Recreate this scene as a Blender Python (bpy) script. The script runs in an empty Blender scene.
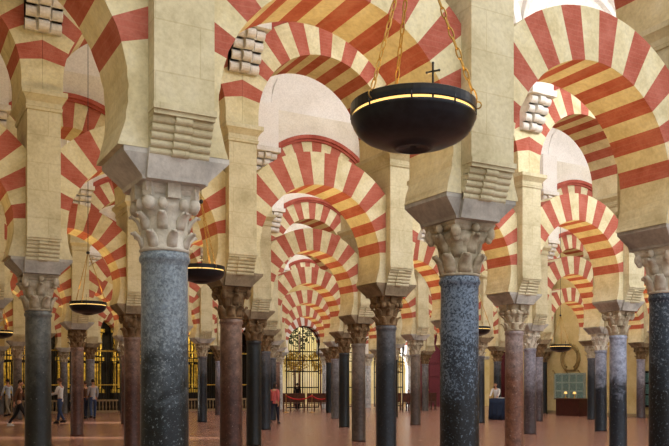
import bpy, bmesh, math, random
from math import sin, cos, tan, pi, radians, sqrt, atan2, asin, acos
from mathutils import Vector, Matrix
random.seed(7)
SC = bpy.context.scene
COL = SC.collection

# ------------------------------------------------------------------ place frame
# x runs along the arcades, y runs from arcade to arcade (away from the viewer)
F = 803.8
TH = 0.5117
CT, ST = cos(TH), sin(TH)
PX, PY = 3.2114, 6.3708          # column spacing, arcade spacing
CU, CV, EYE = -2.071, -6.710, 1.65
CX, HY = 334.5, 382.7

def cam2w(X, Z):
    return (CU + X * CT + Z * ST, CV - X * ST + Z * CT)

def floor_pt(x, y):                # a floor point seen at photo pixel
    Z = F * EYE / (y - HY)
    return cam2w((x - CX) / F * Z, Z)

def depth_pt(x, Z):
    return cam2w((x - CX) / F * Z, Z)

# ------------------------------------------------------------------ materials
def srgb(r, g, b):
    def f(c):
        c /= 255.0
        return c / 12.92 if c <= 0.04045 else ((c + 0.055) / 1.055) ** 2.4
    return (f(r), f(g), f(b), 1.0)

class NT:
    def __init__(s, name):
        s.m = bpy.data.materials.new(name)
        s.m.use_nodes = True
        s.t = s.m.node_tree
        s.n = s.t.nodes
        s.bsdf = s.n['Principled BSDF']
    def add(s, typ, **kw):
        nd = s.n.new(typ)
        for k, v in kw.items():
            setattr(nd, k, v)
        return nd
    def link(s, a, b):
        s.t.links.new(a, b)
    def pos(s):
        g = s.add('ShaderNodeNewGeometry')
        return g.outputs['Position']
    def noise(s, vec, scale, detail=4, rough=0.55, dist=0.0):
        n = s.add('ShaderNodeTexNoise')
        n.inputs['Scale'].default_value = scale
        n.inputs['Detail'].default_value = detail
        n.inputs['Roughness'].default_value = rough
        n.inputs['Distortion'].default_value = dist
        s.link(vec, n.inputs['Vector'])
        return n.outputs['Fac']
    def ramp(s, fac, stops):
        r = s.add('ShaderNodeValToRGB')
        e = r.color_ramp.elements
        while len(e) < len(stops):
            e.new(0.5)
        for el, (p, c) in zip(e, stops):
            el.position = p
            el.color = c
        s.link(fac, r.inputs['Fac'])
        return r.outputs['Color']
    def mix(s, fac, a, b, mode='MIX'):
        m = s.add('ShaderNodeMix', data_type='RGBA', blend_type=mode)
        for sock, v in ((m.inputs[0], fac), (m.inputs[6], a), (m.inputs[7], b)):
            if hasattr(v, 'is_output'):
                s.link(v, sock)
            else:
                sock.default_value = v
        return m.outputs[2]
    def math(s, op, a, b=0.0):
        m = s.add('ShaderNodeMath', operation=op)
        for i, v in enumerate((a, b)):
            if hasattr(v, 'is_output'):
                s.link(v, m.inputs[i])
            else:
                m.inputs[i].default_value = v
        return m.outputs[0]
    def bump(s, h, strength=0.3, dist=0.02):
        b = s.add('ShaderNodeBump')
        b.inputs['Strength'].default_value = strength
        b.inputs['Distance'].default_value = dist
        s.link(h, b.inputs['Height'])
        s.link(b.outputs['Normal'], s.bsdf.inputs['Normal'])
    def done(s, color=None, rough=0.8, metal=0.0, spec=0.5):
        if color is not None:
            if hasattr(color, 'is_output'):
                s.link(color, s.bsdf.inputs['Base Color'])
            else:
                s.bsdf.inputs['Base Color'].default_value = color
        if hasattr(rough, 'is_output'):
            s.link(rough, s.bsdf.inputs['Roughness'])
        else:
            s.bsdf.inputs['Roughness'].default_value = rough
        s.bsdf.inputs['Metallic'].default_value = metal
        s.bsdf.inputs['Specular IOR Level'].default_value = spec
        return s.m

def stone(name, c1, c2, c3, scale=2.2, rough=0.85, bump=0.25, spec=0.25, fine=26.0):
    t = NT(name)
    p = t.pos()
    big = t.noise(p, scale, 6, 0.62, 0.4)
    col = t.ramp(big, [(0.30, c1), (0.52, c2), (0.72, c3)])
    fn = t.noise(p, fine, 3, 0.6)
    col = t.mix(0.35, col, t.ramp(fn, [(0.3, (0.55, 0.55, 0.55, 1)), (0.62, (1, 1, 1, 1))]), 'MULTIPLY')
    t.bump(t.math('ADD', fn, big), bump, 0.012)
    return t.done(col, rough, spec=spec)

def coursed(name, c1, c2, c3):
    """ashlar with faint joints"""
    t = NT(name)
    p = t.pos()
    big = t.noise(p, 1.7, 6, 0.65, 0.5)
    col = t.ramp(big, [(0.28, c1), (0.5, c2), (0.75, c3)])
    sep = t.add('ShaderNodeSeparateXYZ')
    t.link(p, sep.inputs[0])
    comb = t.add('ShaderNodeCombineXYZ')
    t.link(t.math('ADD', sep.outputs[0], sep.outputs[1]), comb.inputs[0])
    t.link(sep.outputs[2], comb.inputs[1])
    br = t.add('ShaderNodeTexBrick')
    br.inputs['Scale'].default_value = 1.0
    br.inputs['Brick Width'].default_value = 0.74
    br.inputs['Row Height'].default_value = 0.41
    br.inputs['Mortar Size'].default_value = 0.006
    br.inputs['Color1'].default_value = (1, 1, 1, 1)
    br.inputs['Color2'].default_value = (0.9, 0.89, 0.86, 1)
    br.inputs['Mortar'].default_value = (0.74, 0.70, 0.62, 1)
    t.link(comb.outputs[0], br.inputs['Vector'])
    col = t.mix(0.6, col, br.outputs['Color'], 'MULTIPLY')
    fn = t.noise(p, 24, 3, 0.6)
    col = t.mix(0.35, col, t.ramp(fn, [(0.3, (0.6, 0.58, 0.54, 1)), (0.6, (1, 1, 1, 1))]), 'MULTIPLY')
    t.bump(t.math('ADD', fn, big), 0.25, 0.012)
    return t.done(col, 0.88, spec=0.2)

def shaft_mat(name, top, low, speck, amount=0.5, scale=9.0, split=1.75, band=0.9, rough=0.38, gain=0.0):
    """polished column stone: a pale weathered upper part, a dark handled lower part, pale flecks"""
    t = NT(name)
    p = t.pos()
    sep = t.add('ShaderNodeSeparateXYZ')
    t.link(p, sep.inputs[0])
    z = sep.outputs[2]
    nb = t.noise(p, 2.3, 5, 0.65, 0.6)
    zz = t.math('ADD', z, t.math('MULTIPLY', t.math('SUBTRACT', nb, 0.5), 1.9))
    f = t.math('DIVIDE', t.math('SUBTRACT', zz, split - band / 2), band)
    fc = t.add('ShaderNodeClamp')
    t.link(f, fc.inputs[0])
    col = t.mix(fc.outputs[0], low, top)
    mott = t.noise(p, scale, 6, 0.7, 0.3)
    col = t.mix(0.75, col, t.ramp(mott, [(0.28, (0.22, 0.22, 0.24, 1)), (0.5, (0.9, 0.9, 0.9, 1)), (0.72, (1.5, 1.5, 1.5, 1))]), 'MULTIPLY')
    fl = t.noise(p, scale * 3.4, 4, 0.75)
    if gain:
        fl = t.math('ADD', fl, t.math('MULTIPLY', fc.outputs[0], gain))
    mask = t.ramp(fl, [(0.66 - 0.16 * amount, (0, 0, 0, 1)), (0.72 - 0.1 * amount, (1, 1, 1, 1))])
    col = t.mix(t.math('MULTIPLY', mask, 0.62), col, speck)
    fine = t.noise(p, scale * 2.2, 5, 0.75, 0.8)
    col = t.mix(0.6, col, t.ramp(fine, [(0.34, (0.35, 0.36, 0.38, 1)), (0.52, (1, 1, 1, 1)), (0.7, (1.3, 1.3, 1.3, 1))]), 'MULTIPLY')
    t.bump(fl, 0.12, 0.006)
    return t.done(col, rough, spec=0.45)

def plain(name, c, rough=0.6, metal=0.0, nscale=14.0, var=0.25, spec=0.4):
    t = NT(name)
    p = t.pos()
    n = t.noise(p, nscale, 4, 0.6)
    d = tuple(x * (1 - var) for x in c[:3]) + (1,)
    l = tuple(min(1, x * (1 + var)) for x in c[:3]) + (1,)
    return t.done(t.ramp(n, [(0.3, d), (0.7, l)]), rough, metal, spec)

def glow(name, c, strength):
    t = NT(name)
    t.bsdf.inputs['Emission Color'].default_value = c
    t.bsdf.inputs['Emission Strength'].default_value = strength
    return t.done(c, 0.5)

M = {}
M['pier'] = coursed('cream_pier_stone', srgb(178, 169, 136), srgb(207, 200, 168), srgb(222, 217, 191))
M['impost'] = stone('grey_impost_stone', srgb(146, 144, 138), srgb(182, 179, 170), srgb(206, 203, 194), 3.0)
M['impost_bright'] = stone('brightened_impost_stone', srgb(176, 174, 168), srgb(206, 204, 196), srgb(224, 222, 214), 3.0)  # impost stone brightened in colour to make up for weak light on it
M['impost_warm'] = stone('brown_impost_stone', srgb(110, 98, 80), srgb(144, 130, 106), srgb(170, 156, 130), 3.0)
M['capital'] = stone('weathered_capital_stone', srgb(138, 124, 100), srgb(188, 177, 152), srgb(214, 205, 184), 5.0, 0.8, 0.4)
M['capital_pale'] = stone('pale_capital_marble', srgb(186, 178, 160), srgb(218, 212, 196), srgb(232, 228, 216), 5.0, 0.7, 0.4)
M['capital_brown'] = stone('brown_capital_stone', srgb(88, 70, 48), srgb(132, 108, 78), srgb(170, 146, 110), 5.0, 0.8, 0.4)
M['cream'] = stone('cream_voussoir_stone', srgb(196, 184, 142), srgb(219, 210, 172), srgb(230, 224, 194), 2.6, 0.88, 0.2)
M['plaster'] = stone('white_vault_plaster', srgb(224, 221, 214), srgb(236, 233, 228), srgb(242, 240, 236), 0.8, 0.9, 0.08)
M['corbel_stone'] = stone('pale_corbel_stone', srgb(206, 202, 192), srgb(224, 221, 214), srgb(234, 232, 226), 4.0)
M['spandrel'] = stone('cream_spandrel_plaster', srgb(214, 207, 190), srgb(230, 225, 212), srgb(238, 235, 226), 1.2, 0.9, 0.12)
M['hood'] = stone('red_hood_paint', srgb(150, 70, 58), srgb(172, 88, 74), srgb(186, 106, 90), 3.0)

def brick_red():
    t = NT('red_brick_voussoir')
    p = t.pos()
    big = t.noise(p, 3.0, 5, 0.65, 0.4)
    col = t.ramp(big, [(0.28, srgb(160, 84, 66)), (0.5, srgb(177, 100, 84)), (0.75, srgb(190, 119, 104))])
    fn = t.noise(p, 40, 3, 0.6)
    col = t.mix(0.4, col, t.ramp(fn, [(0.3, (0.62, 0.58, 0.55, 1)), (0.6, (1, 1, 1, 1))]), 'MULTIPLY')
    # thin mortar lines of the bricks
    w = t.add('ShaderNodeTexWave', bands_direction='Z')
    w.inputs['Scale'].default_value = 5.5
    w.inputs['Distortion'].default_value = 1.5
    w.inputs['Detail'].default_value = 1.0
    t.link(p, w.inputs['Vector'])
    col = t.mix(t.math('MULTIPLY', t.ramp(w.outputs['Fac'], [(0.0, (1, 1, 1, 1)), (0.12, (0, 0, 0, 1))]), 0.12), col, srgb(200, 160, 140))
    t.bump(fn, 0.25, 0.01)
    return t.done(col, 0.9, spec=0.15)
M['red'] = brick_red()

def floor_mat():
    t = NT('worn_terracotta_marble_floor')
    p = t.pos()
    br = t.add('ShaderNodeTexBrick')
    br.offset = 0.0
    br.inputs['Scale'].default_value = 1.0
    br.inputs['Brick Width'].default_value = 0.6
    br.inputs['Row Height'].default_value = 0.6
    br.inputs['Mortar Size'].default_value = 0.007
    br.inputs['Color1'].default_value = srgb(160, 118, 102)
    br.inputs['Color2'].default_value = srgb(148, 106, 92)
    br.inputs['Mortar'].default_value = srgb(124, 82, 68)
    t.link(p, br.inputs['Vector'])
    n = t.noise(p, 1.3, 6, 0.65)
    col = t.mix(0.7, br.outputs['Color'], t.ramp(n, [(0.3, (0.72, 0.68, 0.66, 1)), (0.7, (1.1, 1.08, 1.06, 1))]), 'MULTIPLY')
    n2 = t.noise(p, 5.0, 4, 0.6)
    r = t.math('ADD', t.math('MULTIPLY', n2, 0.08), 0.22)
    return t.done(col, r, spec=0.5)
M['floor'] = floor_mat()

S = {}
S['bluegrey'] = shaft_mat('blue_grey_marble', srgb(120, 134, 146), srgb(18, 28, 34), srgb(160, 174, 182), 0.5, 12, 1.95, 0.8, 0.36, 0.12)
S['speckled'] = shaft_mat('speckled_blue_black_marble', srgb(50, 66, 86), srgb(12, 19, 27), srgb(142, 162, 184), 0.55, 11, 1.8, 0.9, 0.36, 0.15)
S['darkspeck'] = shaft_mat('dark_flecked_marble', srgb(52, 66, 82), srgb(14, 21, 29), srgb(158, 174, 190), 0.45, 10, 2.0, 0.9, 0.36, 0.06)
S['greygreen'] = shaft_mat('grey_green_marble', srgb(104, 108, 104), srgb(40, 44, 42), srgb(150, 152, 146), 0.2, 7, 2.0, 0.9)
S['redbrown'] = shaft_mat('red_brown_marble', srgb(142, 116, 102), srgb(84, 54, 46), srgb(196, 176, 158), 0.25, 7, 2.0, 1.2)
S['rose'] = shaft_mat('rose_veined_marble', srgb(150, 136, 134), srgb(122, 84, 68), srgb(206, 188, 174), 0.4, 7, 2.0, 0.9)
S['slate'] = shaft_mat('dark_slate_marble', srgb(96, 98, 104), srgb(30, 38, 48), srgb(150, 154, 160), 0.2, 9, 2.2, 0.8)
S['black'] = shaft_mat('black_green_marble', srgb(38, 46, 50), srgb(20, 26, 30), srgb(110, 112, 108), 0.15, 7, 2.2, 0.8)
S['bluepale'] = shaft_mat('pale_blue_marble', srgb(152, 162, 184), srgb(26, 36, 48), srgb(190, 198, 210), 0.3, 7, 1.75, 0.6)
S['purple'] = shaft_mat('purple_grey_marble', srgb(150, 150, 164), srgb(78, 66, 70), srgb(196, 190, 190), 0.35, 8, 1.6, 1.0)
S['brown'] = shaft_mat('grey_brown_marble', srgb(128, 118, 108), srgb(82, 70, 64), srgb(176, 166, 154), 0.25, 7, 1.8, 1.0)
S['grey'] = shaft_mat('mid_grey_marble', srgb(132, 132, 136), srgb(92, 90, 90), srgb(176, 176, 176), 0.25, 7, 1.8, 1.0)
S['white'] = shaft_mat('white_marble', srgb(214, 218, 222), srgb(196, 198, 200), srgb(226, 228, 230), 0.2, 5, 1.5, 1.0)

M['iron'] = plain('black_wrought_iron', srgb(26, 26, 27), 0.42, 0.6, 20, 0.3)
M['ironpaint'] = plain('black_lamp_iron', srgb(36, 38, 43), 0.28, 0.4, 20, 0.3)
M['brass'] = plain('brass_chain', srgb(176, 140, 74), 0.36, 0.9, 40, 0.2)
M['wood'] = plain('brown_bench_wood', srgb(84, 46, 28), 0.45, 0.0, 9, 0.35)
M['darkwood'] = plain('dark_red_wood', srgb(64, 26, 20), 0.45, 0.0, 6, 0.3)
M['gilt'] = plain('gilded_carving', srgb(214, 170, 72), 0.42, 0.35, 7, 0.7)
M['blackwood'] = plain('black_wood', srgb(22, 16, 12), 0.5)
M['rope'] = plain('red_rope', srgb(178, 30, 24), 0.7)
M['maroon'] = plain('maroon_painted_door', srgb(98, 30, 44), 0.55)
M['curtain'] = plain('dark_red_curtain', srgb(84, 20, 26), 0.8)
M['blackcloth'] = plain('black_curtain', srgb(24, 20, 22), 0.85)
M['navycloth'] = plain('navy_tablecloth', srgb(28, 42, 66), 0.85)
M['ochre'] = stone('ochre_wall_plaster', srgb(196, 172, 110), srgb(214, 194, 138), srgb(226, 208, 156), 1.2, 0.9, 0.1)
M['panelgreen'] = plain('green_display_print', srgb(92, 124, 118), 0.25, 0, 18, 0.5)
M['paleframe'] = plain('pale_metal_frame', srgb(168, 176, 168), 0.4, 0.3)
M['paper'] = plain('white_paper', srgb(226, 224, 216), 0.7)
M['balustrade'] = plain('pale_stone_balustrade', srgb(150, 130, 96), 0.7)
M['garden'] = stone('sunlit_garden_wall', srgb(196, 184, 120), srgb(226, 214, 166), srgb(240, 234, 206), 0.5, 0.9, 0.05)
M['foliage'] = plain('garden_foliage', srgb(176, 150, 60), 0.8, 0, 6, 0.5)
M['evergreen'] = plain('evergreen_leaves', srgb(58, 68, 40), 0.8, 0, 6, 0.5)
M['skin'] = plain('skin', srgb(196, 146, 116), 0.55, 0, 8, 0.06)
M['eye'] = plain('eye', srgb(30, 24, 22), 0.3, 0, 8, 0.05)
for nm, c in dict(white=(216, 216, 214), jeans=(52, 70, 104), black=(30, 30, 34), brown=(98, 68, 48), khaki=(150, 140, 122),
                  pink=(206, 104, 104), grey=(170, 172, 178), darkblue=(34, 40, 58), paleblue=(190, 204, 220)).items():
    M['cloth_' + nm] = plain(nm + '_fabric', srgb(*c), 0.9, 0, 12, 0.12)
M['hair_dark'] = plain('dark_hair', srgb(38, 28, 22), 0.6)
M['hair_brown'] = plain('brown_hair', srgb(74, 50, 34), 0.6)

def glass_mat(name, tint, alpha):
    t = NT(name)
    t.bsdf.inputs['Alpha'].default_value = alpha
    return t.done(tint, 0.08, 0.0, 0.6)
M['glass'] = glass_mat('clear_glass', srgb(170, 200, 190), 0.22)

# ------------------------------------------------------------------ mesh helpers
class MB:
    def __init__(s):
        s.v, s.f, s.mi, s.sm = [], [], [], []
    def face(s, idx, mi=0, smooth=False):
        s.f.append(tuple(idx)); s.mi.append(mi); s.sm.append(smooth)
    def box(s, x0, x1, y0, y1, z0, z1, mi=0):
        b = len(s.v)
        s.v += [(x0, y0, z0), (x1, y0, z0), (x1, y1, z0), (x0, y1, z0), (x0, y0, z1), (x1, y0, z1), (x1, y1, z1), (x0, y1, z1)]
        for q in ((0, 3, 2, 1), (4, 5, 6, 7), (0, 1, 5, 4), (1, 2, 6, 5), (2, 3, 7, 6), (3, 0, 4, 7)):
            s.face([b + i for i in q], mi)
    def loft(s, rings, mi=0, smooth=False, cap=True, closed=True):
        n = len(rings[0]); b = len(s.v)
        for r in rings:
            s.v += [tuple(p) for p in r]
        for k in range(len(rings) - 1):
            for i in range(n if closed else n - 1):
                j = (i + 1) % n
                s.face((b + k * n + i, b + k * n + j, b + (k + 1) * n + j, b + (k + 1) * n + i), mi, smooth)
        if cap:
            s.face([b + i for i in range(n)][::-1], mi)
            s.face([b + (len(rings) - 1) * n + i for i in range(n)], mi)
    def rects(s, prof, mi=0):
        """stacked rectangles: (z, half x, half y)"""
        s.loft([[(-hx, -hy, z), (hx, -hy, z), (hx, hy, z), (-hx, hy, z)] for z, hx, hy in prof], mi)
    def lathe(s, prof, n=32, mi=0, c=(0, 0, 0), smooth=True, cap=True):
        s.loft([[(c[0] + r * cos(2 * pi * i / n), c[1] + r * sin(2 * pi * i / n), c[2] + z) for i in range(n)] for r, z in prof], mi, smooth, cap)
    def tube(s, pts, rad, n=8, mi=0, smooth=True):
        pts = [Vector(p) for p in pts]
        rad = rad if isinstance(rad, (list, tuple)) else [rad] * len(pts)
        rings = []
        for i, p in enumerate(pts):
            d = (pts[min(i + 1, len(pts) - 1)] - pts[max(i - 1, 0)]).normalized()
            up = Vector((0, 0, 1)) if abs(d.z) < 0.9 else Vector((1, 0, 0))
            a = d.cross(up).normalized(); bb = d.cross(a).normalized()
            rings.append([p + rad[i] * (cos(2 * pi * k / n) * a + sin(2 * pi * k / n) * bb) for k in range(n)])
        s.loft(rings, mi, smooth)
    def torus(s, c, R, r, axis_m, n=12, m=6, mi=0, sx=1.0):
        b = len(s.v)
        for i in range(n):
            a = 2 * pi * i / n
            for k in range(m):
                q = 2 * pi * k / m
                p = Vector(((R + r * cos(q)) * cos(a), (R * sx + r * cos(q)) * sin(a), r * sin(q)))
                s.v.append(tuple(axis_m @ p + Vector(c)))
        for i in range(n):
            for k in range(m):
                s.face((b + i * m + k, b + ((i + 1) % n) * m + k, b + ((i + 1) % n) * m + (k + 1) % m, b + i * m + (k + 1) % m), mi, True)
    def ball(s, c, rx, ry=None, rz=None, n=12, m=8, mi=0):
        ry = ry or rx; rz = rz or rx
        rings = []
        for k in range(1, m):
            a = pi * k / m - pi / 2
            rings.append([(c[0] + rx * cos(a) * cos(2 * pi * i / n), c[1] + ry * cos(a) * sin(2 * pi * i / n), c[2] + rz * sin(a)) for i in range(n)])
        s.loft(rings, mi, True)
    def xform(s, mat, start=0):
        for i in range(start, len(s.v)):
            s.v[i] = tuple(mat @ Vector(s.v[i]))
    def mesh(s, name, mats):
        me = bpy.data.meshes.new(name)
        me.from_pydata(s.v, [], s.f)
        for m in mats:
            me.materials.append(m)
        me.polygons.foreach_set('material_index', s.mi)
        me.polygons.foreach_set('use_smooth', s.sm)
        bm = bmesh.new(); bm.from_mesh(me)
        bmesh.ops.recalc_face_normals(bm, faces=bm.faces)
        bm.to_mesh(me); bm.free()
        me.update()
        return me

def link(name, me, parent=None, loc=(0, 0, 0), rz=0.0, mat=None):
    o = bpy.data.objects.new(name, me)
    COL.objects.link(o)
    o.parent = parent
    o.location = loc
    o.rotation_euler = (0, 0, rz)
    if mat is not None:
        o.material_slots[0].link = 'OBJECT'
        o.material_slots[0].material = mat
    return o

def thing(name, label, cat, loc=(0, 0, 0), rz=0.0, group=None, me=None):
    o = link(name, me, None, loc, rz)
    o['label'] = label; o['category'] = cat; o['kind'] = 'thing'
    if group:
        o['group'] = group
    return o

def struct(name, mb, mats, loc=(0, 0, 0)):
    o = link(name, mb.mesh(name, mats), None, loc)
    o['kind'] = 'structure'
    return o

# ------------------------------------------------------------------ the pieces of an arcade
HW, PT, LT = 0.25, 0.53, 0.37        # pillar half width, pillar half depth, lower arch half depth
ZS, ZI = 2.75, 3.30                   # top of shaft, top of capital
ZT = 3.53                             # top of impost (arch springing)
LC, LRI, LRO = 3.98, 1.22, 1.81        # lower arch
ZC0, ZC1 = 5.70, 5.98                 # pillar cornice
UC, URI, URO, UT, ZW = 6.17, 1.31, 1.92, 0.50, 8.75
H = PX / 2

mb = MB()
mb.lathe([(0.205, 0.0), (0.205, 0.05), (0.198, 0.07), (0.196, 0.9), (0.192, 1.8), (0.188, 2.62), (0.19, 2.66), (0.205, 2.68), (0.207, 2.71), (0.198, 2.73), (0.195, ZS)], 40)
ME_SHAFT = mb.mesh('shaft', [S['grey']])

def leaf(mb, ang, r0, z0, h, w, curl, th=0.02):
    path = [(0.0, 0.0, 1.0), (0.012, 0.3, 1.05), (0.03, 0.6, 1.0), (0.055 + curl * .3, 0.82, 0.85), (0.05 + curl * .9, 0.97, 0.65), (0.045 + curl * 1.15, 0.93, 0.5), (0.04 + curl * 1.15, 0.80, 0.35)]
    rings = []
    ca, sa = cos(ang), sin(ang)
    for dr, t, wf in path:
        r = r0 + dr; z = z0 + t * h; ww = w * wf / 2
        ring = []
        for (s_, o_) in ((-1, 0), (0, 0.012), (1, 0), (1, -th), (0, -th), (-1, -th)):
            rr = r + o_
            ring.append((rr * ca - s_ * ww * sa, rr * sa + s_ * ww * ca, z + (th * 0.4 if o_ < 0 else 0)))
        rings.append(ring)
    mb.loft(rings, 0, True)

def capital(style):
    mb = MB()
    hh = ZI - ZS
    n = 32
    def sq(r, k, bulge):
        out = []
        for i in range(n):
            a = 2 * pi * i / n
            c_, s_ = abs(cos(a)), abs(sin(a))
            rs = 1.0 / max(c_, s_)
            rs = rs * (1 - bulge * (1 - abs(abs(c_) - abs(s_)) ** 0.0 if False else bulge * 0)) if False else rs
            # square with concave sides
            m_ = max(c_, s_); mn = min(c_, s_)
            t_ = mn / m_
            rs = rs * (1 - bulge * (1 - t_))
            rr = r * ((1 - k) + k * rs)
            out.append((rr * cos(a), rr * sin(a)))
        return out
    prof = [(0.0, 0.197, 0, 0), (0.03, 0.216, 0, 0), (0.06, 0.205, 0, 0), (0.25, 0.20, 0, 0), (0.5, 0.205, 0, 0), (0.60, 0.212, 0.1, 0.05), (0.64, 0.236, 0.2, 0.05), (0.72, 0.246, 0.3, 0.08), (0.79, 0.236, 0.5, 0.1), (0.84, 0.225, 0.9, 0.1)]
    mb.loft([[(x, y, ZS + z * hh) for x, y in sq(r, k, b)] for z, r, k, b in prof], 0, True)
    aw = (0.235, 0.262)[style]
    ab = [(0.84, aw - .03, 1, 0.12), (0.87, aw - .012, 1, 0.13), (0.93, aw - .006, 1, 0.13), (0.94, aw, 1, 0.12), (1.0, aw, 1, 0.12)]
    mb.loft([[(x, y, ZS + z * hh) for x, y in sq(r, k, b)] for z, r, k, b in ab])
    if style == 0:
        for k in range(8):
            leaf(mb, 2 * pi * k / 8, 0.198, ZS + 0.05 * hh, hh * 0.25, 0.085, 0.035, 0.02)
            leaf(mb, 2 * pi * (k + .5) / 8, 0.2, ZS + 0.33 * hh, hh * 0.25, 0.085, 0.042, 0.02)
        for k in range(4):
            a = pi / 4 + k * pi / 2
            c_, s_ = cos(a), sin(a)
            mb.ball((0.275 * c_, 0.275 * s_, ZS + 0.71 * hh), 0.055, 0.055, 0.065)
            for da in (-.42, .42):
                mb.ball((0.25 * cos(a + da), 0.25 * sin(a + da), ZS + 0.70 * hh), 0.04, 0.04, 0.05)
            b_ = len(mb.v)
            mb.box(-.055, .055, -.272, -.2, ZS + 0.78 * hh, ZS + hh)
            mb.xform(Matrix.Rotation(k * pi / 2, 4, 'Z'), b_)
            b_ = len(mb.v)
            mb.box(-.04, .04, -.305, -.2, ZS + 0.8 * hh, ZS + hh)
            mb.xform(Matrix.Rotation(a + pi / 2, 4, 'Z'), b_)
    else:
        for k in range(8):
            leaf(mb, 2 * pi * (k + .5) / 8, 0.198, ZS + 0.05 * hh, hh * 0.36, 0.13, 0.035, 0.025)
        for k in range(4):
            a = pi / 4 + k * pi / 2
            leaf(mb, a, 0.2, ZS + 0.34 * hh, hh * 0.50, 0.12, 0.075, 0.05)
            c_, s_ = cos(a), sin(a)
            mb.ball((0.315 * c_, 0.315 * s_, ZS + 0.80 * hh), 0.052, 0.052, 0.075)
            mb.ball((0.30 * c_, 0.30 * s_, ZS + 0.70 * hh), 0.04, 0.04, 0.05)
            a2 = k * pi / 2
            leaf(mb, a2, 0.2, ZS + 0.42 * hh, hh * 0.36, 0.11, 0.06, 0.035)
            mb.ball((0.265 * cos(a2), 0.265 * sin(a2), ZS + 0.88 * hh), 0.04, 0.04, 0.05)
    return mb.mesh('capital', [M['capital']])
ME_CAP = [capital(0), capital(1)]

def cross(z, U, wu, V, hw):
    """cruciform ring: arms of half width wu (in y) reaching U in x, arms of half width hw (in x) reaching V in y"""
    return [(-hw, -V, z), (hw, -V, z), (hw, -wu, z), (U, -wu, z), (U, wu, z), (hw, wu, z), (hw, V, z), (-hw, V, z), (-hw, wu, z), (-U, wu, z), (-U, -wu, z), (-hw, -wu, z)]
mb = MB()
mb.loft([cross(ZI, 0.275, 0.30, 0.345, 0.25), cross(ZI + 0.03, 0.285, 0.305, 0.352, 0.252), cross(ZT - 0.04, 0.445, 0.365, 0.405, 0.254), cross(ZT, 0.445, 0.365, 0.405, 0.254)])
ME_IMPOST = mb.mesh('impost_block', [M['impost']])

mb = MB()
mb.rects([(ZT, HW, 0.40), (3.84, HW, 0.40)])
mb.rects([(3.84, HW, PT), (ZC0, HW, PT)])
ME_PILLAR = mb.mesh('pillar', [M['pier']])

def corbel():
    """roll corbel under the projecting pillar face: a slab and a stack of rolls stepping back"""
    mb = MB()
    mb.box(-HW - .012, HW + .012, -PT - .03, -0.40, 3.80, 3.85)
    mb.box(-HW - .004, HW + .004, -PT - .012, -0.40, 3.765, 3.80)
    n = 5
    for k in range(n):
        zc = 3.74 - k * 0.058
        pr = PT - 0.018 - k * 0.024
        r = 0.034
        for (x0, x1, e) in ((-HW, -0.07, 0), (-0.07, 0.07, 0.022), (0.07, HW, 0)):
            pts = []
            ring0, ring1 = [], []
            for q in range(9):
                a = -pi / 2 + pi * q / 8
                yy = -(pr + e - r) - r * cos(a); zz = zc + r * sin(a)
                ring0.append((x0, yy, zz)); ring1.append((x1, yy, zz))
            ring0 += [(x0, -0.40, zc + r), (x0, -0.40, zc - r)]; ring1 += [(x1, -0.40, zc + r), (x1, -0.40, zc - r)]
            mb.loft([ring0, ring1])
    m2 = MB(); m2.v = [(-x, -y, z) for x, y, z in mb.v]; m2.f, m2.mi, m2.sm = mb.f, mb.mi, mb.sm
    return mb.mesh('corbel', [M['pier']]), m2.mesh('corbel', [M['pier']])
ME_CORB = corbel()

mb = MB()
mb.rects([(ZC0, HW + .02, PT + .02), (ZC0 + .05, HW + .03, PT + .03), (ZC0 + .06, HW + .015, PT + .015), (ZC0 + .12, HW + .02, PT + .02),
          (ZC0 + .17, HW + .05, PT + .06), (ZC0 + .20, HW + .075, PT + .085), (ZC0 + .21, HW + .09, PT + .1), (ZC1, HW + .09, PT + .1)])
ME_CORN = mb.mesh('cornice', [M['pier']])

def bracket():
    """scalloped corbel high on the spandrel, carrying the rib of the vault"""
    mb = MB()
    y0 = -UT
    for k in range(4):
        z0 = 6.86 + k * 0.16
        pr = 0.10 + k * 0.085
        for (x0, x1, e) in ((-.26, -.11, 0), (-.075, .075, .05), (.11, .26, 0)):
            ring0, ring1 = [], []
            for q in range(7):
                a = -pi / 2 + pi * q / 6
                ring0.append((x0, y0 - (pr + e - .05) - .075 * cos(a), z0 + .08 + .08 * sin(a)))
                ring1.append((x1, y0 - (pr + e - .05) - .075 * cos(a), z0 + .08 + .08 * sin(a)))
            ring0 += [(x0, y0, z0 + .16), (x0, y0, z0)]; ring1 += [(x1, y0, z0 + .16), (x1, y0, z0)]
            mb.loft([ring0, ring1])
        mb.box(-.26, .26, y0 - pr + .03, y0, z0, z0 + .16)
    mb.box(-.33, .33, y0 - .46, y0, 7.5, 7.62)
    return mb.mesh('vault_corbel', [M['corbel_stone']])
ME_BRACK = bracket()
mb = MB()
mb.box(-.29, .29, -UT - .40, -UT, 7.62, ZW)
ME_PIL = mb.mesh('vault_pilaster', [M['plaster']])

STEP = 18.6
def ring_angles(te, extra=(), ph=0):
    br = set([-te, te] + list(extra) + [-e for e in extra])
    for k in range(-4, 5):
        for d in (-STEP / 4, STEP / 4):
            if abs(STEP * k + d + ph) < te:
                br.add(STEP * k + d + ph)
    br = sorted(br)
    out = [br[0]]
    for a in br[1:]:
        n = max(1, int(math.ceil((a - out[-1]) / 3.2)))
        a0 = out[-1]
        out += [a0 + (a - a0) * (i + 1) / n for i in range(n)]
    return out

def is_red(a, ph=0):
    a -= ph
    k = round(a / STEP)
    return abs(k) <= 4 and abs(a - STEP * k) < STEP / 4

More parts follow.
